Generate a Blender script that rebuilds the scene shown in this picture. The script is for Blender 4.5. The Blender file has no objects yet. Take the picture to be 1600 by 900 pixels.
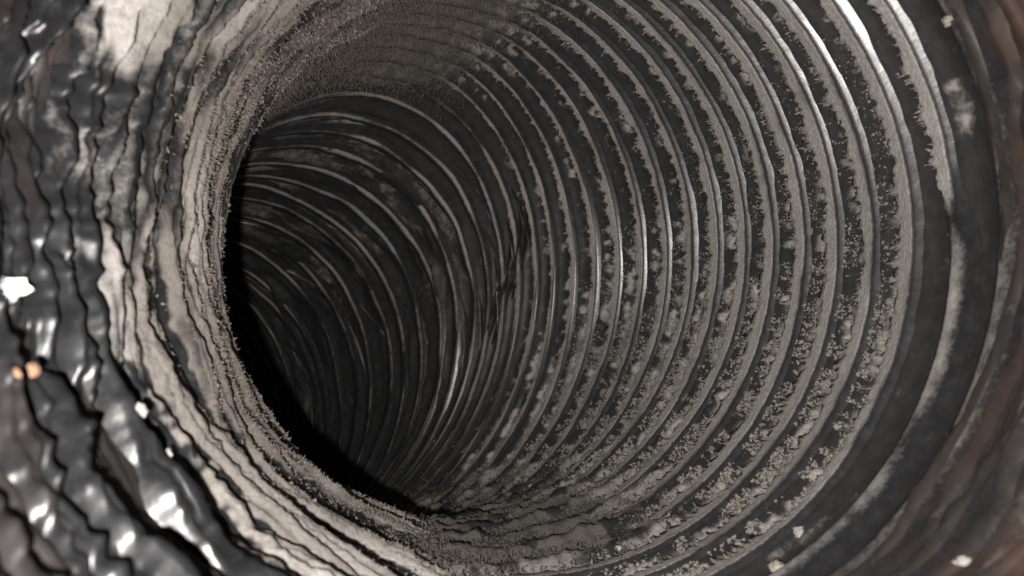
import bpy, math
import numpy as np

# ------------------------------------------------------------------ camera, world, lamp, exposure
C = bpy.context.scene.collection
SC = bpy.context.scene
S = 0.1                                             # duct radius in metres
cam_d = bpy.data.cameras.new('camera'); cam = bpy.data.objects.new('camera', cam_d); C.objects.link(cam)
cam.location = (0, 0, 0); cam.rotation_euler = (math.radians(90), 0, 0)
cam_d.sensor_width = 36.0; cam_d.lens = 1199.4 / 1600 * 36
cam_d.clip_start = 0.004; cam_d.clip_end = 20
cam_d.dof.use_dof = True; cam_d.dof.focus_distance = 0.29; cam_d.dof.aperture_fstop = 17.0
SC.camera = cam
w = bpy.data.worlds.new("World"); SC.world = w; w.use_nodes = True
w.node_tree.nodes['Background'].inputs[0].default_value = (0.75, 0.85, 1.0, 1)
w.node_tree.nodes['Background'].inputs[1].default_value = 0.02
ld = bpy.data.lights.new('phone_torch', 'AREA'); ld.shape = 'DISK'; ld.size = 0.0045; ld.energy = 1.40
ld.color = (1.0, 0.958, 0.918)
lamp = bpy.data.objects.new('phone_torch', ld); C.objects.link(lamp)
lamp.location = (-0.0130, 0.002, -0.0120); lamp.rotation_euler = (math.radians(90), 0, math.radians(6))
SC.view_settings.view_transform = 'Standard'; SC.view_settings.look = 'None'
SC.view_settings.exposure = 0.0; SC.view_settings.gamma = 1.0
SC.view_settings.use_curve_mapping = False

rng = np.random.default_rng(7)
PI = math.pi

# ------------------------------------------------------------------ noise
_tab = np.random.default_rng(3).random(65536)
def _h(i, j, s):
    i = i.astype(np.int64); j = j.astype(np.int64)
    k = (i * 374761393 + j * 668265263 + s * 974634777) & 0xffffffff
    k = ((k ^ (k >> 13)) * 1274126177) & 0xffffffff
    return _tab[(k ^ (k >> 16)) & 65535]
def vnoise(a, b, s=0, per=0):
    """value noise in 0..1, periodic in a with period per (integer)"""
    a, b = np.broadcast_arrays(np.asarray(a, float), np.asarray(b, float))
    i = np.floor(a); j = np.floor(b); u = a - i; v = b - j
    u = u * u * (3 - 2 * u); v = v * v * (3 - 2 * v)
    i1 = i + 1
    if per: i = np.mod(i, per); i1 = np.mod(i1, per)
    return (_h(i, j, s) * (1 - u) + _h(i1, j, s) * u) * (1 - v) + (_h(i, j + 1, s) * (1 - u) + _h(i1, j + 1, s) * u) * v
def tn(th, b, f, s=0):                               # noise round the duct: f cells per turn
    return vnoise(np.mod(th, 2 * PI) / (2 * PI) * f, b, s, f)
def fbm(th, b, f, s=0, o=3, bs=1.0):
    r = 0; a = 1; t = 0
    for k in range(o):
        r = r + a * tn(th, np.asarray(b) * bs * 2 ** k, f * 2 ** k, s + k * 17); t += a; a *= .5
    return r / t
def sst(x, a, b):
    t = np.clip((x - a) / (b - a), 0, 1); return t * t * (3 - 2 * t)

# ------------------------------------------------------------------ the duct's centre line
KN = np.array([-8, -2, 4, 10, 16, 22, 28, 34, 40.])
KC = np.array([0.03, 0.7994, 0.4811, 0.1558, 1.4605, 0.2822, 0.1041, 2.2389, 0.1735, -0.1032, 2.9522, 0.1148, -0.48, 3.4374, -0.0586, -1.1381, 3.9534, -0.3536, -1.7788, 4.4613, -0.6341, -2.3982, 4.8559, -0.9234, -3.0829, 5.07, -1.2287]).reshape(9, 3)
KR = np.array([0.9935, 1.0108, 0.9865, 0.9839, 1.0238, 0.9898, 0.9876, 0.9902, 0.9948])
KT = np.array([-0.0439, -0.0233, -0.0865, 0.0461, -0.1011, 0.0271, -0.2131, 0.1851, -0.1393, 0.4286, 0.1856, 0.3691, -0.0088, 0.112, 0.0153, 0.0504, 0.0031, 0.0239]).reshape(9, 2)
def _spline_tables():
    qs = np.linspace(-16, 48, 1281); n = 9; hh = 6.0
    A = np.zeros((n, n)); B = np.zeros((n, n)); A[0, 0] = A[-1, -1] = 1
    for i in range(1, n - 1):
        A[i, i-1] = 1; A[i, i] = 4; A[i, i+1] = 1
        B[i, i-1] = 6/hh/hh; B[i, i] = -12/hh/hh; B[i, i+1] = 6/hh/hh
    M = np.linalg.solve(A, B); I = np.eye(n)
    V = np.concatenate([KC, KR[:, None], KT], 1)
    def ev(q):
        j = int(np.clip((q - KN[0]) // hh, 0, n - 2)); x = q - KN[j]; b = hh - x
        wv = M[j]*b**3/6/hh + M[j+1]*x**3/6/hh + (I[j]/hh - M[j]*hh/6)*b + (I[j+1]/hh - M[j+1]*hh/6)*x
        wd = -M[j]*b*b/2/hh + M[j+1]*x*x/2/hh - (I[j]/hh - M[j]*hh/6) + (I[j+1]/hh - M[j+1]*hh/6)
        return wv @ V, wd @ V
    out = []
    v0, d0 = ev(-8.0); v1, d1 = ev(40.0)
    d0 = d0.copy(); d0[3:] = 0; d1 = d1.copy(); d1[3:] = 0
    for q in qs:
        if q < -8: v = v0 + np.array([.01, .085, .035, 0, 0, 0]) * (q + 8); d = d0
        elif q > 40: v = v1 + d1 * (q - 40); d = d1
        else: v, d = ev(q)
        t = d[:3] / np.linalg.norm(d[:3]); t = t + np.array([v[4], 0, v[5]]); t /= np.linalg.norm(t)
        e1 = np.cross(t, [0, 0, 1.]); e1 /= np.linalg.norm(e1); e2 = np.cross(e1, t)
        out.append(np.concatenate([v[:4], e1, e2, t]))
    return qs, np.array(out)
QS, QT = _spline_tables()
def frame(q):
    q = np.asarray(q, float); x = np.clip((q + 16) / 0.05, 0, 1279.999); i = x.astype(int); u = (x - i)[..., None]
    return QT[i] * (1 - u) + QT[i + 1] * u
def wall(q, th, h):
    """point on the duct wall: q counts coils, th turns round it (0 right, pi/2 up), h is height inwards in radii"""
    q, th, h = np.broadcast_arrays(q, th, h)
    F = frame(q); r = (F[..., 3] - h)[..., None]
    return (F[..., :3] + r * (F[..., 4:7] * np.cos(th)[..., None] + F[..., 7:10] * np.sin(th)[..., None])) * S
def inward(q, th):
    F = frame(np.asarray(q, float)); th = np.asarray(th, float)
    return -(F[..., 4:7] * np.cos(th)[..., None] + F[..., 7:10] * np.sin(th)[..., None])
def angd(th, c):
    return np.abs(np.mod(th - c + PI, 2 * PI) - PI)
def wleft(th):                                        # the inner side of the bend, where the film is bunched
    return 1 - sst(angd(th, PI + .05), .75, 1.55)

# ------------------------------------------------------------------ materials
def mat(name):
    m = bpy.data.materials.new(name); m.use_nodes = True
    nt = m.node_tree; return m, nt, nt.nodes, nt.links, nt.nodes['Principled BSDF']
def mathn(N, L, op, a, b=None, c=None, clamp=False):
    n = N.new('ShaderNodeMath'); n.operation = op; n.use_clamp = clamp
    for k, v in enumerate((a, b, c)):
        if v is None: continue
        if isinstance(v, (int, float)): n.inputs[k].default_value = v
        else: L.new(v, n.inputs[k])
    return n.outputs[0]
def noise(N, L, vec, scale, detail=4, rough=.6, dist=0):
    n = N.new('ShaderNodeTexNoise'); n.inputs['Scale'].default_value = scale; n.inputs['Detail'].default_value = detail
    n.inputs['Roughness'].default_value = rough; n.inputs['Distortion'].default_value = dist; L.new(vec, n.inputs['Vector']); return n.outputs['Fac']
def mixc(N, L, f, a, b):
    n = N.new('ShaderNodeMix'); n.data_type = 'RGBA'
    if isinstance(f, (int, float)): n.inputs[0].default_value = f
    else: L.new(f, n.inputs[0])
    for k, v in ((6, a), (7, b)):
        if isinstance(v, tuple): n.inputs[k].default_value = (*v, 1)
        else: L.new(v, n.inputs[k])
    return n.outputs[2]
def ramp(N, L, f, a, b):
    n = N.new('ShaderNodeMapRange'); n.interpolation_type = 'SMOOTHSTEP'
    n.inputs[1].default_value = a; n.inputs[2].default_value = b; L.new(f, n.inputs[0]); return n.outputs[0]

def duct_material(name, plastic, gloss, haze, spec=.5):
    """black film under a broken layer of dust: the mesh attributes say how much dust, how tan and how stained"""
    m, nt, N, L, P = mat(name)
    pos = N.new('ShaderNodeTexCoord').outputs['Object']
    def at(k):
        a = N.new('ShaderNodeAttribute'); a.attribute_name = k; return a.outputs['Fac']
    dust, tone, stain, grime = at('dust'), at('tone'), at('stain'), at('grime')
    fine = noise(N, L, pos, 900, 3, .7); mid = noise(N, L, pos, 240, 4, .65); big = noise(N, L, pos, 45, 4, .6, .4)
    brk = mathn(N, L, 'ADD', mathn(N, L, 'MULTIPLY', fine, .45), mathn(N, L, 'MULTIPLY', mid, .55))
    mask = mathn(N, L, 'SUBTRACT', mathn(N, L, 'MULTIPLY_ADD', dust, 1.25, -.12), brk)
    mask = ramp(N, L, mask, -.26, .34)
    grey = mixc(N, L, big, (.30, .279, .262), (.415, .388, .366))
    tan = mixc(N, L, mid, (.075, .067, .059), (.178, .160, .142))
    dcol = mixc(N, L, tone, grey, tan)
    dcol = mixc(N, L, mathn(N, L, 'MULTIPLY', grime, .9), dcol, mixc(N, L, mid, (.022, .0195, .017), (.056, .049, .042)))
    dcol = mixc(N, L, ramp(N, L, fine, .25, .75), mixc(N, L, .45, dcol, (.05, .042, .036)), dcol)
    pl = mixc(N, L, mathn(N, L, 'MULTIPLY', stain, ramp(N, L, big, .35, .68)), plastic, (.062, .036, .026))
    film = mixc(N, L, mathn(N, L, 'MULTIPLY', ramp(N, L, mid, .35, .8), haze), pl, (.066, .068, .073))
    L.new(mixc(N, L, mask, film, dcol), P.inputs['Base Color'])
    ro = mathn(N, L, 'MULTIPLY_ADD', mid, .22, gloss)
    rn = N.new('ShaderNodeMix'); rn.data_type = 'FLOAT'; L.new(mask, rn.inputs[0]); L.new(ro, rn.inputs[2]); rn.inputs[3].default_value = .85
    L.new(rn.outputs[0], P.inputs['Roughness'])
    P.inputs['Specular IOR Level'].default_value = spec
    hgt = mathn(N, L, 'ADD', mathn(N, L, 'MULTIPLY', mathn(N, L, 'MULTIPLY', fine, mask), .9), mathn(N, L, 'MULTIPLY', mid, mathn(N, L, 'MULTIPLY_ADD', mask, .25, .16)))
    b = N.new('ShaderNodeBump'); b.inputs['Strength'].default_value = .7; b.inputs['Distance'].default_value = .0009
    L.new(hgt, b.inputs['Height']); L.new(b.outputs[0], P.inputs['Normal'])
    return m
M_LINER = duct_material('dusty_groove_film', (.017, .0168, .017), .38, .14)
M_RIB_FAR = duct_material('dull_black_rib', (.013, .013, .014), .24, .26)
M_FILM = duct_material('dusty_black_film', (.008, .0084, .0092), .24, .13, .34)
M_RIB = duct_material('dusty_black_rib', (.013, .013, .014), .22, .22)

def fluff_material(name, c0, c1):
    m, nt, N, L, P = mat(name)
    pos = N.new('ShaderNodeTexCoord').outputs['Object']
    L.new(mixc(N, L, noise(N, L, pos, 160, 3), c0, c1), P.inputs['Base Color'])
    P.inputs['Roughness'].default_value = .95; P.inputs['Specular IOR Level'].default_value = .15
    b = N.new('ShaderNodeBump'); b.inputs['Strength'].default_value = .6; b.inputs['Distance'].default_value = .0006
    L.new(noise(N, L, pos, 1500, 3), b.inputs['Height']); L.new(b.outputs[0], P.inputs['Normal'])
    return m
M_FLUFF = fluff_material('grey_dust_fluff', (.10, .09, .079), (.25, .228, .204))
M_GRIME = fluff_material('dark_grime_fluff', (.028, .025, .021), (.095, .085, .073))
M_FIBRE = fluff_material('brown_dust_fibre', (.05, .043, .035), (.105, .09, .073))
M_CRUST = fluff_material('tan_dust_crust', (.09, .078, .067), (.19, .167, .146))
M_TAN = fluff_material('tan_dust_crumb', (.20, .177, .155), (.32, .285, .25))
M_PALE = fluff_material('pale_chip', (.21, .198, .182), (.35, .332, .31))
M_FLAKE = fluff_material('grey_flake', (.20, .19, .18), (.38, .365, .35))
M_FLAKE.node_tree.nodes['Principled BSDF'].inputs['Roughness'].default_value = .4
M_WHITE = fluff_material('white_scrap', (.74, .74, .72), (.84, .84, .83))
M_RUST = fluff_material('orange_brown_chip', (.15, .08, .05), (.27, .165, .11))

# ------------------------------------------------------------------ mesh helpers
def link(name, me, m, parent=None):
    me.materials.append(m); o = bpy.data.objects.new(name, me); C.objects.link(o)
    if parent: o.parent = parent
    return o
def mesh_np(name, V, F, attrs=None, smooth=True):
    me = bpy.data.meshes.new(name); V = np.ascontiguousarray(V, np.float32); F = np.ascontiguousarray(F, np.int32); k = F.shape[1]
    me.vertices.add(len(V)); me.vertices.foreach_set('co', V.ravel())
    me.loops.add(F.size); me.loops.foreach_set('vertex_index', F.ravel())
    me.polygons.add(len(F)); me.polygons.foreach_set('loop_start', np.arange(len(F), dtype=np.int32) * k)
    me.update(calc_edges=True)
    me.polygons.foreach_set('use_smooth', np.full(len(F), smooth))
    for n, a in (attrs or {}).items():
        at = me.attributes.new(n, 'FLOAT', 'POINT'); at.data.foreach_set('value', np.ascontiguousarray(a, np.float32).ravel())
    return me
def grid_faces(a, b, wrap_b=False):
    i = np.arange(a - 1)[:, None]; nb = b if wrap_b else b - 1; j = np.arange(nb)[None, :]; j2 = (j + 1) % b
    return np.stack([i * b + j, (i + 1) * b + j, (i + 1) * b + j2, i * b + j2], -1).reshape(-1, 4)

# ------------------------------------------------------------------ where dust lies on the duct
def dust_field(q, th, bare=False):
    """dust on the coils, 0..1+"""
    L_ = wleft(th); up = np.sin(th)
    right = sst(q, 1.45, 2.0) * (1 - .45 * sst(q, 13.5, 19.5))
    onr1 = np.exp(-((q - 1) / .45) ** 2) * sst(up, -.12, .12)           # second coil: dusty above, rubbed bare below
    right = np.maximum(right, onr1)
    right = right - .1 * sst(q, 22, 30) + .22 * sst(q, 17, 19) * sst(up, .25, .8)
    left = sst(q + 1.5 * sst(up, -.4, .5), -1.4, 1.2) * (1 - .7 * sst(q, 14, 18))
    patch = sst(tn(th, q * .45, 9, 5), .52, .70) * sst(up, -.35, .1) * sst(q, -3.5, -1.5)
    left = np.maximum(left * (.36 + .30 * sst(-up, -.2, .4) + .85 * sst(fbm(th, q * .55, 16, 7, 3), .36, .60)), patch * .38)
    fbq, _ = floor_w(q, th)
    right = right * (1 - .55 * fbq * sst(fbm(th, q * 1.1, 30, 15, 3), .35, .6))
    right = right * (.72 + .5 * sst(fbm(th, q * 1.7, 22, 9, 3), .25, .6))
    if bare:
        low = sst(-up, -.10, .12)
        right = np.maximum(right, (.45 + .4 * fbm(th, q * .8, 40, 223, 3)) * np.exp(-((q - 1) / .4) ** 2) * low + .46 * np.exp(-((q + 0) / .4) ** 2) + .56 * np.exp(-((q + 1.6) / .9) ** 2) * low)
    return right * (1 - L_) + left * L_
def tone_field(q, th):
    L_ = wleft(th)
    return np.clip(L_ * (1 - sst(q, 13, 17)) * (.45 + .8 * tn(th, q * .6, 14, 31)) + (1 - L_) * .55 * sst(q, 1.2, 2.2) * (1 - sst(q, 2, 6)) * tn(th, q * .8, 24, 33), 0, 1)
def stain_field(q, th):
    return (1 - .7 * wleft(th)) * np.clip((1 - sst(q, -.6, .6)) * .35 + (1 - sst(q, -.9, -.2)) * sst(fbm(th, q * .9, 10, 41), .42, .58), 0, 1)
def floor_w(q, th):                                   # loose grime along the bottom and the top of the near run
    b = 1 - sst(angd(th, -PI/2 - .12) + .5 * (fbm(th, np.asarray(q) * .9, 34, 301, 3) - .5), .20, .90); t = 1 - sst(angd(th, PI/2 + .40), .30, .95)
    return b * sst(q, 3.5, 6) * (1 - .5 * sst(q, 18, 24)), t * sst(q, 4, 8) * (1 - sst(q, 16, 19))

def groove(q, th):
    L_ = wleft(th)
    return (.036 + .035 * L_) * (1 - .35 * sst(q, 18, 22) * (1 - L_))

# ------------------------------------------------------------------ the duct
duct = bpy.data.objects.new('flexible_duct', None); C.objects.link(duct); duct.empty_display_size = .02
duct['label'] = 'dusty ribbed black flexible air duct bending away to the left'
duct['category'] = 'air duct'

# liner: the film between the wires
nq, nt_ = 8 * 60 + 1, 620
q = np.linspace(-14, 46, nq)[:, None]; th = np.linspace(0, 2 * PI, nt_ + 1)[:-1][None, :]
fb, ft = floor_w(q, th)
h = -groove(q, th) * (.93 + .22 * fbm(th, q, 70, 2, 3, 1.3)) 
uf = np.mod(q, 1)
rise = sst(uf, .52, .93) * (1 - sst(uf, 1.0, 1.01)) * np.ones_like(th)
h = h + groove(q, th) * (1 - wleft(th)) * .52 * np.where(uf < .06, 1, rise)
lump = fbm(th, q, 150, 12, 3, 3.0)
h = h + fb * (.006 + .030 * lump * lump * 1.4) + ft * (.010 + .014 * lump)
nr_ = 1 - sst(q, -.4, .6)
wr = q * 2.6 + 2.4 * (fbm(th, q * .5, 13, 18, 3) - .5) + .5 * th; wr = np.abs(2 * (wr - np.floor(wr)) - 1)
h = h + nr_ * (.030 * wr ** 1.5 + .02 * (fbm(th, q, 40, 20, 3) - .5) + .01)
fw = sst(q, 18, 21)
st = fbm(th + q * .06, q + 1.2 * tn(th, q * .4, 14, 19), 26, 21, 3, 2.2) - .5
h = h + fw * (1 - wleft(th) * .3) * st * (.022 + .045 * sst(np.sin(th), -.1, .6) + .09 * sst(q, 27, 33))
X = wall(q, th, h)
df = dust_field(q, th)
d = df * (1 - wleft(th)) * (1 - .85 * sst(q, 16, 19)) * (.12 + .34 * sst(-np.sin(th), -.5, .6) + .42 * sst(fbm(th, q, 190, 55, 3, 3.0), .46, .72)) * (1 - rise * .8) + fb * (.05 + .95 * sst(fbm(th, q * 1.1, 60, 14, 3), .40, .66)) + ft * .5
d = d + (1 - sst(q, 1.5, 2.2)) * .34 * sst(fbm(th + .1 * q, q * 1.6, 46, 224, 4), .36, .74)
d = d + fw * (1 - sst(q, 26, 31)) * .40 * sst(np.sin(th), -.3, .7) * sst(fbm(th, q * 2.0, 30, 225, 3), .3, .6)
tonev = tone_field(q, th) * np.ones_like(h)
stainv = stain_field(q, th) * np.ones_like(h)
link('film_liner', mesh_np('film_liner', X.reshape(-1, 3), grid_faces(nq, nt_, True),
     {'dust': d * np.ones_like(h), 'tone': tonev, 'stain': stainv, 'grime': np.clip(fb + ft, 0, 1) * np.ones_like(h)}), M_LINER, duct)

UEND = {}
PROF = [(-.17, -.66), (-.12, -.42), (-.08, -.24), (-.042, -.08), (0, 0.), (.04, -.03), (.11, -.09), (.20, -.16), (.30, -.23), (1.0, -.34), (.96, -.75), (.62, -1.08)]
PROF_L = [(-.62, -1.03), (-.50, -.74), (-.36, -.40), (-.17, -.11), (0, 0.), (.04, -.01), (.11, -.06), (.20, -.15), (.28, -.26), (1.0, -.46), (.95, -.80), (.62, -1.08)]
def coil_q(i, th):
    L_ = wleft(th)
    fr = float(sst(i, 17, 20)); jit = (.06 + (.20 + .28 * sst(np.sin(th - .5), 0, .8)) * fr + .4 * float(sst(i, 27, 32))) * (fbm(th, i * 3.7, 7, 61, 3) - .5) * 2
    pair = L_ * (.62 * (fbm(th, i * 1.31, 9, 63, 3) - .5) + .22 * (1 if i % 2 else -1) * (tn(th, i // 2 * 2.1, 5, 64)))
    return i + jit + pair * (1 - .3 * sst(th * 0 + i, 14, 18))
def coil_drop(i, th):                                 # coils stand unevenly proud where they are bunched
    L_ = wleft(th)
    fb, ft = floor_w(np.full_like(th, float(i)), th)
    return .006 * tn(th, i * 2.3, 11, 71) * (1 - L_) + L_ * (.05 + .02 * sst(fbm(th, i * 1.7, 11, 73, 3), .3, .75)) * (1 - float(sst(i, 13, 16))) + .024 * fb + .012 * ft
def coil_end(i, th):
    L_ = wleft(th); dd = dust_field(np.full_like(th, i + .3), th)
    nn = len(th)
    teeth = .9 * tn(th, i * 5.1, 560, 81) ** 3 + .5 * tn(th, i * 5.1, 240, 82) ** 2
    big = tn(th, i * 3.1, 60, 83)
    clean = .15 + .09 * float(sst(i, 16, 20))
    e = (1 - np.clip(dd, 0, 1)) * clean + np.clip(dd, 0, 1) * (.25 + .12 * big + .42 * teeth * (.4 + big))
    e = e * (1 - .35 * sst(np.full_like(th, float(i)), 5, 12))
    fr = float(sst(i, 15, 19)); e = e * (1 - fr) + fr * (.24 + .1 * big)
    fb, ft = floor_w(np.full_like(th, float(i)), th); e = e * (1 - .45 * fb)
    return e * (1 - L_) + L_ * (.20 + .26 * tn(th, i * 2.9, 26, 84) + .22 * teeth)
for i in range(-13, 42):
    n = 1800 if i < 8 else (1300 if i < 16 else 560)
    if i < 0: n = 640
    th = np.linspace(0, 2 * PI, n + 1)[:-1]
    L_ = wleft(th); G = groove(float(i), th); qc = coil_q(i, th); dr = coil_drop(i, th); ue = coil_end(i, th)
    UEND[i] = (th, qc, ue, dr, G)
    wide = 1 + (1 - L_) * (.75 if i < 1 else 0)
    R_, D_ = [], []
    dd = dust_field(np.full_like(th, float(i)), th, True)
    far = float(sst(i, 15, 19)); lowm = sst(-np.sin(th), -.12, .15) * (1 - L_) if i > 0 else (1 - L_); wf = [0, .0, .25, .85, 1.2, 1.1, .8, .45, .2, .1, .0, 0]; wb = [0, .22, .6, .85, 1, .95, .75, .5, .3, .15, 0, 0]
    for k, ((u, hh), (ul, hl)) in enumerate(zip(PROF, PROF_L)):
        u = u + (ul - u) * L_; hh = hh + (hl - hh) * L_
        if k < 4: u = u * (1 + .15 * far) * (1 + (1.6 * lowm if i <= 1 else 0))
        uu = u * wide
        if k >= 9: uu = ue * u
        elif k > 4: uu = np.minimum(u * wide, ue * (u / .34))
        hk = hh * G - dr * (hh > -.9)
        if k in (6, 7, 8, 9):
            hk = hk + .0035 * (fbm(th, i * 9.1 + k * .6, 260, 91, 2) - .5) * np.clip(dd, 0, 1)
        R_.append(wall(qc + uu, th, hk))
        side = 1 if 3 < k else 0
        wk = [.0, .0, .03, .30, .74, .92, 1.05, 1.08, 1.05, .95, .5, .1][k]
        wk = wk + (wf[k] * .8 - wk) * far
        if i <= 1: wk = wk + (wb[k] * (.75 + .5 * fbm(th, i * 1.1 + k * .2, 26, 97, 3)) - wk) * lowm
        wl = L_ * [0, 0, .34 + .5 * tn(th, i * 3.3, 60, 96), .95, 1.05, 1.05, 1, 1, 1, .9, .4, .1][k]
        D_.append(np.clip(dd, 0, 1.2) * (wk * (1 - L_) + wl) * (.75 + .4 * fbm(th, i * 4.0 + k * .3, 40, 95, 3)))
    V = np.stack(R_); D_ = np.stack(D_); qq = np.full_like(D_, float(i)); tt = th[None, :] * np.ones_like(D_)
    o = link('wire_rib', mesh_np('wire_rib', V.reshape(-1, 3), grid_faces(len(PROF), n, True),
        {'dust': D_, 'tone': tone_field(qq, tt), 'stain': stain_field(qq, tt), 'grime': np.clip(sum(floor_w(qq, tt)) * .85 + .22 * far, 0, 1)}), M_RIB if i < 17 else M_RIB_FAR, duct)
    if i == 1: o['label'] = 'outermost dusty rib, rubbed bare and grey along its lower half'
    if i == 0: o['label'] = 'bare brownish grey rib next outside the dusty ribs'
    if i == -1: o['label'] = 'brown stained bare rib out of focus at right'

# ------------------------------------------------------------------ beads on the wall: creases and folds of film
def bead(name, qs, ths, width, height, base, m, dust, tone, stain, parent, seed, nr=7, label=None, crinkle=.0):
    n = len(qs); t = np.linspace(0, 1, n); tp = np.sin(PI * np.clip(t * .96 + .02, 0, 1)) ** .55
    wv = width * tp * (.75 + .5 * vnoise(t * 9, seed, 1)); hv = height * tp * (.7 + .6 * vnoise(t * 7, seed, 2))
    P0 = wall(qs, ths, base); nin = inward(qs, ths)
    tg = np.gradient(P0, axis=0); tg /= np.linalg.norm(tg, axis=1)[:, None]
    sd = np.cross(tg, nin); sd /= np.linalg.norm(sd, axis=1)[:, None]
    rows = []
    for k in range(nr):
        a = PI * k / (nr - 1); cr = crinkle * (vnoise(t * n * .22, k * .9 + seed, 3) - .5 + .6 * (vnoise(t * n * .5, k * 1.7 + seed, 4) - .5))
        rows.append(P0 + S * (sd * (-math.cos(a) * wv)[:, None] + nin * ((math.sin(a) ** .8 if 0 < k < nr - 1 else -.3) * hv * (1 + 0) + cr * tp)[:, None]))
    V = np.stack(rows)
    sh = V.shape[:2]
    q2 = np.ones(sh) * qs[None]; t2 = np.ones(sh) * ths[None]
    o = link(name, mesh_np(name, V.reshape(-1, 3), grid_faces(nr, n), {'dust': np.ones(sh) * dust * (.35 + 1.3 * vnoise(t * 6, seed * 3.1, 5))[None], 'tone': np.ones(sh) * tone, 'stain': np.ones(sh) * stain}), m, parent)
    if label: o['label'] = label
    return o
# the small kink where the far run starts
for k in range(9):
    a0 = .66 - .05 * k; a1 = a0 - .5 - .1 * rng.random(); n = 60; t = np.linspace(0, 1, n)
    q0 = 16.25 + .32 * k + .2 * rng.random()
    bead('crease', q0 + (.9 + .3 * rng.random()) * (t - .5) * (1 if k % 3 else -.6), a0 + (a1 - a0) * t,     .009, .034, -.028, M_RIB, .22, 0, 0, duct, k + 3.3, 5)
# fine creases in the film of the far run
for k in range(54):
    q0 = 17.5 + 14 * rng.random(); c = rng.uniform(-.5, 2.3); ln = .2 + .35 * rng.random(); n = 70; t = np.linspace(0, 1, n)
    bead('crease', q0 + (.5 * (rng.random() - .5) + .35) * (t - .5) * 2 + .25 * (vnoise(t * 4, k * 1.9, 7) - .5), c + ln * (t - .5) * 2, .0045 + .004 * rng.random(), .012 + .012 * rng.random(),
         -.030, M_RIB_FAR,   .12 + .22 * rng.random(), 0, 0, duct, k * 1.37 + 20, 5)
# the film bunched into sharp, bark-like folds on the inner side of the bend
def bunched():
    qa, qb, n, m = -9.0, 14.5, 500, 660
    q = np.linspace(qa, qb, n)[:, None]; th = np.linspace(PI - 1.75, PI + 1.75, m)[None, :]
    cell = np.interp(q, [-10, -2, 2, 6, 10, 14.5], [-12.5, -3.0, 1.9, 6.0, 9.2, 12.0])       # folds per coil
    wp = (1.5 + .8 * sst(q, 0, 3)) * (fbm(th, q * .30, 9, 201, 3) - .5) + (.25 + .55 * sst(q, 0, 3)) * (fbm(th, q * .8, 44, 202, 3) - .5)
    f = cell + wp + .35 * (th - PI) * (1 - sst(q, 3, 8))
    k = np.floor(f); u = f - k
    amp = np.interp(q, [-10, -2, 1, 5, 9, 14.5], [.10, .095, .062, .044, .030, .03])
    tilt = tn(th, k * 3.3, 10, 203) - .5                              # every fold leans and stands its own way
    prof = 1 - np.abs(2 * np.clip(u + .35 * tilt * np.sin(PI * u), 0, 1) - 1) ** (2.2 - .5 * (1 - sst(q, -1, 3)))
    top = .35 + .65 * sst(fbm(th, k * 2.9, 15, 204, 3), .28, .68)
    h = amp * (prof * top - 1.0)
    f2 = f * 2.7 + 1.5 * (fbm(th, q * 1.1, 36, 205, 2) - .5); r2 = np.abs(2 * (f2 - np.floor(f2)) - 1)
    f3 = f * 6.1 + 1.3 * (fbm(th, q * 1.9, 34, 212, 2) - .5) + .3 * th; r3 = np.abs(2 * (f3 - np.floor(f3)) - 1)
    h = h + amp * (.40 * (r2 - .5) * sst(tn(th, k * 1.7, 18, 213), .2, .6) + .15 * (r3 - .5) * sst(tn(th, q * 1.3, 24, 214), .3, .6)) * (.3 + .7 * np.clip(prof, 0, 1))
    near = 1 - sst(q, 0, 3)
    sk = fbm(th + .1 * q, q * 4.2 + 1.5 * tn(th, q * .6, 20, 217), 18, 216, 2); sk = 1 - np.abs(2 * sk - 1)
    h = h + near * amp * .42 * (sk - .6)
    sx = 1 - np.abs(2 * fbm(th + .05 * q, q * 1.1, 90, 218, 2) - 1); h = h + near * amp * .16 * (sx - .6)
    fac = np.abs(2 * np.mod(th * 14 + 2.2 * tn(th, q * 1.3, 34, 210) + q * .8, 1) - 1)
    h = h + near * amp * .10 * (fac - .5) * sst(tn(th, q * .7, 16, 211), .45, .7)
    h = h + amp * .34 * (fbm(th + .03 * q, q * 1.6, 120, 206, 3) - .5) * (1 - .60 * near) + amp * .10 * (tn(th, q * 4, 330, 207) - .5)
    edge = sst(angd(th, PI + .05), 1.05, 1.62); h = h - .075 * edge + .004
    h = h - .03 * sst(q, 12.5, 14.5)
    rel = prof * top
    d = dust_field(q, th) * sst(rel + .35 * (fbm(th, q * 2, 160, 208, 2) - .5), .21, .55) * (.72 + .40 * sst(r2, .1, .8)) * (.80 + .40 * fbm(th, q * 1.5, 70, 215, 3))
    d = np.maximum(d, .18 * sst(fbm(th, q * .9, 20, 209, 3), .45, .7) * (1 - sst(q, 0, 3)))
    tone = tone_field(q, th) * sst(q, -1.5, 1); st = stain_field(q, th) * .35 * sst(fbm(th, q, 12, 222, 2), .5, .65)
    link('bunched_film', mesh_np('bunched_film', wall(q, th, h).reshape(-1, 3), grid_faces(n, m), {'dust': d, 'tone': tone * np.ones_like(h), 'stain': st * np.ones_like(h), 'grime': np.clip(floor_w(q, th)[1] * 1.0, 0, 1) * np.ones_like(h)}), M_FILM, duct)
    return q, th, h
BQ, BT, BH = bunched()
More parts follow.
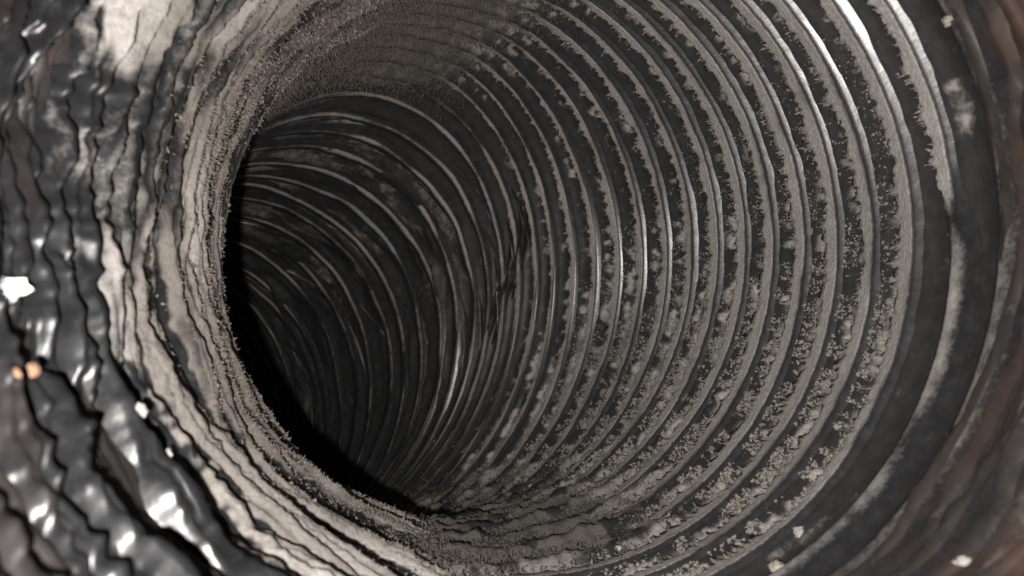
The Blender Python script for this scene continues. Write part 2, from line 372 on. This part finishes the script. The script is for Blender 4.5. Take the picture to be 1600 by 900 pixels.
# ------------------------------------------------------------------ dust that nobody could count
OV = np.array([(1, 0, 0), (-1, 0, 0), (0, 1, 0), (0, -1, 0), (0, 0, 1), (0, 0, -1)], float)
OF = np.array([(0, 2, 4), (2, 1, 4), (1, 3, 4), (3, 0, 4), (2, 0, 5), (1, 2, 5), (3, 1, 5), (0, 3, 5)])
def crumbs(name, q, th, h, size, m, parent, seed, stretch=.5):
    g = np.random.default_rng(seed); n = len(q); P0 = wall(q, th, h)
    sc = size[:, None, None] * S * (1 + stretch * (g.random((n, 1, 3)) - .5) * 2) * (.6 + .8 * g.random((n, 6, 1)))
    Q = g.normal(size=(n, 3, 3)); Q, _ = np.linalg.qr(Q)
    V = np.einsum('nij,nkj->nki', Q, OV[None] * sc) + P0[:, None]
    F = (OF[None] + 6 * np.arange(n)[:, None, None]).reshape(-1, 3)
    o = link(name, mesh_np(name, V.reshape(-1, 3), F, smooth=False), m, parent); o['kind'] = 'stuff'; return o
# fringe of fluff on the far edge of every dusty coil, spilling into the groove
Q_, T_, H_, Z_ = [], [], [], []
for i in range(1, 19):
    th, qc, ue, dr, G = UEND[i]; n = 7000 if i < 11 else 3500
    k = rng.integers(0, len(th), n); tt = th[k]
    dd = dust_field(np.full(n, i + .3), tt); low = sst(-np.sin(tt), -.2, .75)
    cl = tn(tt, i * 6.3, 130, 101)
    keep = rng.random(n) < np.clip(dd, 0, 1) * (1 - wleft(tt)) * (.25 + .75 * low) * sst(cl, .25, .65)
    k = k[keep]; tt = tt[keep]; n = len(k)
    e = np.abs(rng.normal(0, 1, n))
    Q_.append(qc[k] + ue[k] + (e * (.07 + .12 * sst(-np.sin(tt), 0, .8)) - .05)); T_.append(tt)
    H_.append(-dr[k] - G[k] * np.clip(.55 + .2 * e + .1 * rng.random(n), 0, .98)); Z_.append((.0018 + .0045 * rng.random(n) ** 2.5) * (1 + .4 * sst(-np.sin(tt), .2, .9)))
n = 180000; q = rng.uniform(2.05, 14, n); th = rng.uniform(-1.75, .75, n)
uf = np.mod(q, 1); low = sst(-np.sin(th), -.55, .6)
keep = (rng.random(n) < (.08 + .85 * low) * (1 - .8 * sst(-th, 1.05, 1.5)) * sst(.55 * tn(th, q * 2.1, 150, 131) + .45 * tn(th, q * 4.3, 420, 132), .36, .60) * (1 - sst(q, 8, 14) * .6)) & (uf > .3) & (uf < .93); q, th, uf, low = q[keep], th[keep], uf[keep], low[keep]; n = len(q)
Q_.append(q); T_.append(th); H_.append(-groove(q, th) * (1 - .45 * sst(uf, .5, .93)) * (.80 + .18 * rng.random(n)))
Z_.append((.0014 + .0040 * rng.random(n) ** 2.4) * (.75 + .5 * low))
crumbs('dust_fluff', np.concatenate(Q_), np.concatenate(T_), np.concatenate(H_), np.concatenate(Z_), M_FLUFF, duct, 5)
# crumbs over the bunched folds on the left
n = 60000; a = rng.integers(0, BH.shape[0], n); b = rng.integers(0, BH.shape[1], n); q = BQ[a, 0]; th = BT[0, b]; hh = BH[a, b]
keep = rng.random(n) < dust_field(q, th) * sst(fbm(th, q * 1.2, 40, 111, 3), .40, .62) * sst(hh, -.05, -.02) * sst(q, 1, 4) * .8
q, th, hh = q[keep], th[keep], hh[keep]; n = len(q)
crumbs('dust_crust', q, th, hh + .001, .0016 + .0048 * rng.random(n) ** 2.5, M_CRUST, duct, 6)
# gritty grime along the bottom
n = 30000; q = rng.uniform(2.0, 22, n); th = -PI/2 - .1 + rng.normal(0, .42, n)
fb, ft = floor_w(q, th); keep = rng.random(n) < fb * (.4 + .6 * sst(tn(th, q * 2.2, 90, 121), .35, .6)); q, th = q[keep], th[keep]; n = len(q)
crumbs('floor_grime', q, th, -groove(q, th) * (.25 + .55 * rng.random(n)), .002 + .0075 * rng.random(n) ** 3, M_GRIME, duct, 8)
# fibres of dust hanging from the top of the near run
n = 60000; q = rng.uniform(2, 18, n); th = PI/2 + .40 + rng.normal(0, .55, n); fb, ft = floor_w(q, th)
keep = rng.random(n) < ft; q, th = q[keep], th[keep]; n = len(q)
def needles(name, q, th, h, ax, ln, wd, m):
    n = len(q); P0 = wall(q, th, h); ax = ax / np.linalg.norm(ax, axis=1)[:, None]; ln = S * ln[:, None]; wd = S * wd[:, None]
    sd = np.cross(ax, rng.normal(size=(n, 3))); sd /= np.linalg.norm(sd, axis=1)[:, None]; s2 = np.cross(ax, sd)
    V = np.stack([P0 + sd * wd, P0 - sd * wd * .5 + s2 * wd * .87, P0 - sd * wd * .5 - s2 * wd * .87, P0 + ax * ln], 1)
    F = (np.array([(0, 1, 3), (1, 2, 3), (2, 0, 3)])[None] + 4 * np.arange(n)[:, None, None]).reshape(-1, 3)
    o = link(name, mesh_np(name, V.reshape(-1, 3), F, smooth=False), m, duct); o['kind'] = 'stuff'; return o
one = np.ones
needles('dust_fibre', q, th, -groove(q, th) * (.1 + .8 * rng.random(n)), inward(q, th) * .6 + np.array([0, -.25, -.6]) + .35 * rng.normal(size=(n, 3)),
        .006 + .020 * rng.random(n) ** 2, .0021 * one(n), M_FIBRE)
# short fuzz standing on the floor
n = 42000; q = rng.uniform(2.0, 22, n); th = -PI/2 - .1 + rng.normal(0, .5, n); fb, ft = floor_w(q, th)
k = rng.random(n) < np.clip(fb * 1.3, 0, 1) * sst(tn(th, q * 1.7, 120, 141), .30, .6); q, th = q[k], th[k]; n = len(q)
needles('floor_fuzz', q, th, -groove(q, th) * (.35 + .5 * rng.random(n)), inward(q, th) + .45 * rng.normal(size=(n, 3)), .006 + .016 * rng.random(n) ** 2, .0022 + .002 * rng.random(n), M_GRIME)
# tan fuzz on the bunched folds near the lip
n = 130000; a = rng.integers(0, BH.shape[0], n); b = rng.integers(0, BH.shape[1], n); q = BQ[a, 0]; th = BT[0, b]; hh = BH[a, b]
k = rng.random(n) < dust_field(q, th) * sst(fbm(th, q * 1.2, 40, 151, 3), .32, .6) * sst(hh, -.05, -.02) * sst(q, 2, 5) * .8; q, th, hh = q[k], th[k], hh[k]; n = len(q)
needles('lip_fuzz', q, th, hh - .001, inward(q, th) + .5 * rng.normal(size=(n, 3)),   .004 + .012 * rng.random(n) ** 2, .0018 + .0014 * rng.random(n), M_CRUST)
# ragged claws of dust along the far edge of the coils on the right
Q_, T_, H_ = [], [], []
for i in range(1, 15):
    th, qc, ue, dr, G = UEND[i]; n = 2600 if i < 9 else 1500; k = rng.integers(0, len(th), n); tt = th[k]
    keep = rng.random(n) < np.clip(dust_field(np.full(n, i + .3), tt), 0, 1) * (1 - wleft(tt)) * sst(tn(tt, i * 4.7, 200, 161), .25, .6); k = k[keep]; tt = tt[keep]
    Q_.append(qc[k] + ue[k] * .95); T_.append(tt); H_.append(-dr[k] - G[k] * (.42 + .4 * rng.random(len(k))))
q = np.concatenate(Q_); th = np.concatenate(T_); hh = np.concatenate(H_); n = len(q)
F = frame(q); ax = np.cross(-F[:, 4:7] * np.sin(th)[:, None] + F[:, 7:10] * np.cos(th)[:, None], inward(q, th)); sg = np.sign((ax * F[:, 10:13]).sum(1))[:, None]
needles('dust_claw', q, th, hh, ax * sg + .25 * inward(q, th) + .45 * rng.normal(size=(n, 3)), .006 + .020 * rng.random(n) ** 1.6, .0035 + .003 * rng.random(n), M_FLUFF)

# ------------------------------------------------------------------ single bits lying in the duct
def ico(n=2):
    import bmesh
    bm = bmesh.new(); bmesh.ops.create_icosphere(bm, subdivisions=n, radius=1.0)
    V = np.array([v.co[:] for v in bm.verts]); F = np.array([[v.index for v in f.verts] for f in bm.faces]); bm.free(); return V, F
IV, IF = ico(3)
def film_h(q, th):                                      # top of the fold there
    a = np.abs(BQ[:, 0] - q).argmin(); b = np.abs(BT[0] - (th % (2 * PI))).argmin()
    return float(BH[max(a - 4, 0):a + 5, max(b - 3, 0):b + 4].max())
def tag(o, label, cat, group=None):
    o['label'] = label; o['category'] = cat
    if group: o['group'] = group
def lump(name, q, th, size, m, label, cat, h=None, seed=0, turn=0., edge=.35, group=None):
    """an angular crumb: size = half lengths along the duct, round it and inwards (radii)"""
    g = np.random.default_rng(seed); V = IV.copy()
    for _ in range(9):                                                # knock flats off it
        d = g.normal(size=3); d /= np.linalg.norm(d); c = .55 + edge * g.random(); p = V @ d
        V = V - np.maximum(p - c, 0)[:, None] * d
    V = V * (1 + .12 * g.normal(size=(len(V), 1)))
    Fq = frame(q); e_th = -Fq[4:7] * math.sin(th) + Fq[7:10] * math.cos(th); nin = inward(q, th); ax = np.cross(e_th, nin)
    a = math.cos(turn) * ax + math.sin(turn) * e_th; b = -math.sin(turn) * ax + math.cos(turn) * e_th
    hh = (-groove(q, np.array(th)) * .9 if h is None else h)
    P0 = wall(q, th, float(hh) + size[2] * .6 + (.006 if h is not None and q < -.5 else 0))
    W = (V[:, :1] * size[0] * a + V[:, 1:2] * size[1] * b + V[:, 2:] * size[2] * nin) * S
    o = link(name, mesh_np(name, W, IF, smooth=False), m); o.location = P0; tag(o, label, cat, group); return o
lump('orange_chip', -4.1, 3.66, (.010, .012, .008), M_RUST, 'small orange brown chip on the black film at far left', 'chip', film_h(-4.1, 3.66), 1)
lump('orange_chip', -4.4, 3.67, (.005, .009, .005), M_RUST, 'tiny orange brown sliver left of the larger orange chip', 'chip', film_h(-4.4, 3.67), 2, .4)
lump('pale_chip', -1.25, 3.668, (.009, .016, .008), M_PALE, 'larger of two pale chips on black film just outside the dusty lip', 'chip', film_h(-1.25, 3.668), 3, .5)
lump('pale_chip', -.75, 3.746, (.004, .010, .004), M_PALE, 'smaller pale sliver just below the larger pale chip beside the dusty lip', 'chip', film_h(-.75, 3.746), 4, -.3)
lump('plaster_chip', -1.65, 5.414, (.022, .014, .010), M_PALE, 'blocky grey white chip on the bare ribs in the lower right corner', 'chip', -.03, 5, .5, .15)
lump('dust_clump', .05, .432, (.020, .014, .010), M_TAN, 'pale ragged dust clump on the bare rib at the top right edge', 'dust clump', -.012, 6)
lump('dust_clump', 2.55, 5.502, (.024, .020, .012), M_TAN, 'tan three cornered dust clump between the last two dusty ribs at lower right', 'dust clump', -.03, 7, .8, .1)
lump('dust_clump', 1.25, 5.213, (.030, .022, .016), M_TAN, 'largest pinkish tan dust clump at the bottom edge beside the bare rib', 'dust clump', -.03, 8, .3, .1)
lump('dust_clump', 1.75, 5.33, (.016, .020, .012), M_TAN, 'squarish tan dust clump just above the largest clump at bottom right', 'dust clump', -.028, 18, .2, .1)
lump('dust_clump', 1.35, .092, (.008, .010, .007), M_PALE, 'middle of three pale dust specks in the groove beside the bare rib', 'dust clump', None, 9, group='specks in the groove beside the bare rib')
lump('dust_clump', 1.45, .157, (.009, .007, .007), M_PALE, 'topmost of three pale dust specks in the groove beside the bare rib', 'dust clump', None, 10, group='specks in the groove beside the bare rib')
lump('dust_clump', 1.30, .03, (.007, .008, .006), M_PALE, 'lowest of three pale dust specks in the groove beside the bare rib', 'dust clump', None, 11, group='specks in the groove beside the bare rib')
for q_, t_, sz, lb in ((20.5, 5.637, (.012, .05, .006), 'long dull grey flake deepest in on the duct floor'), (13.95, 5.096, (.012, .034, .010), 'glinting grey flake in the middle of the dark floor'),
                       (15.7, 5.004, (.014, .022, .010), 'pale small flake at the foot of the dark gap'), (9.55, 4.834, (.012, .026, .010), 'grey flake nearest the bright dusty lip on the floor'),
                       (11.5, 5.07, (.010, .030, .010), 'upright grey flake on the floor right of the middle')):
    lump('floor_flake', q_, t_, sz, M_FLAKE, lb, 'flake', -.035, int(q_ * 10), .4, .2)
lump('pebble', 4.65, 4.956, (.010, .010, .010), M_FLAKE, 'small round grey pebble on the grimy floor at bottom centre', 'pebble', -.022, 31)
# a torn white scrap, bent, with thickness
n = 9; u, v = np.meshgrid(np.linspace(-1, 1, n), np.linspace(-1, 1, 5), indexing='ij')
q_, t_ = -3.72, 3.49; Fq = frame(q_); e_th = -Fq[4:7] * math.sin(t_) + Fq[7:10] * math.cos(t_); nin = inward(q_, t_); ax = np.cross(e_th, nin)
wid = .020 * (1 - .55 * np.abs(u) ** 1.5) * (1 + .2 * np.sin(5 * u))
top = (ax * .9 + e_th * .35) * (u * .036)[..., None] + (e_th - .2 * ax) * (v * wid)[..., None] + nin * (.012 * u * u + .004 * np.sin(7 * u + 2 * v))[..., None]
V = np.concatenate([top.reshape(-1, 3), top.reshape(-1, 3) - nin * .002]) * S; F = grid_faces(n, 5); rim = [0]
ring = [i * 5 for i in range(n)] + [(n - 1) * 5 + j for j in range(1, 5)] + [i * 5 + 4 for i in range(n - 2, -1, -1)] + [j for j in range(3, 0, -1)]
rm = np.array([(ring[k], ring[(k + 1) % len(ring)], ring[(k + 1) % len(ring)] + n * 5, ring[k] + n * 5) for k in range(len(ring))])
o = link('white_scrap', mesh_np('white_scrap', V, np.concatenate([F, F[:, ::-1] + n * 5, rm])), M_WHITE)
o.location = wall(q_, t_, film_h(q_, t_) + .012); tag(o, 'torn bright white scrap lying on the black film at the left edge', 'scrap')
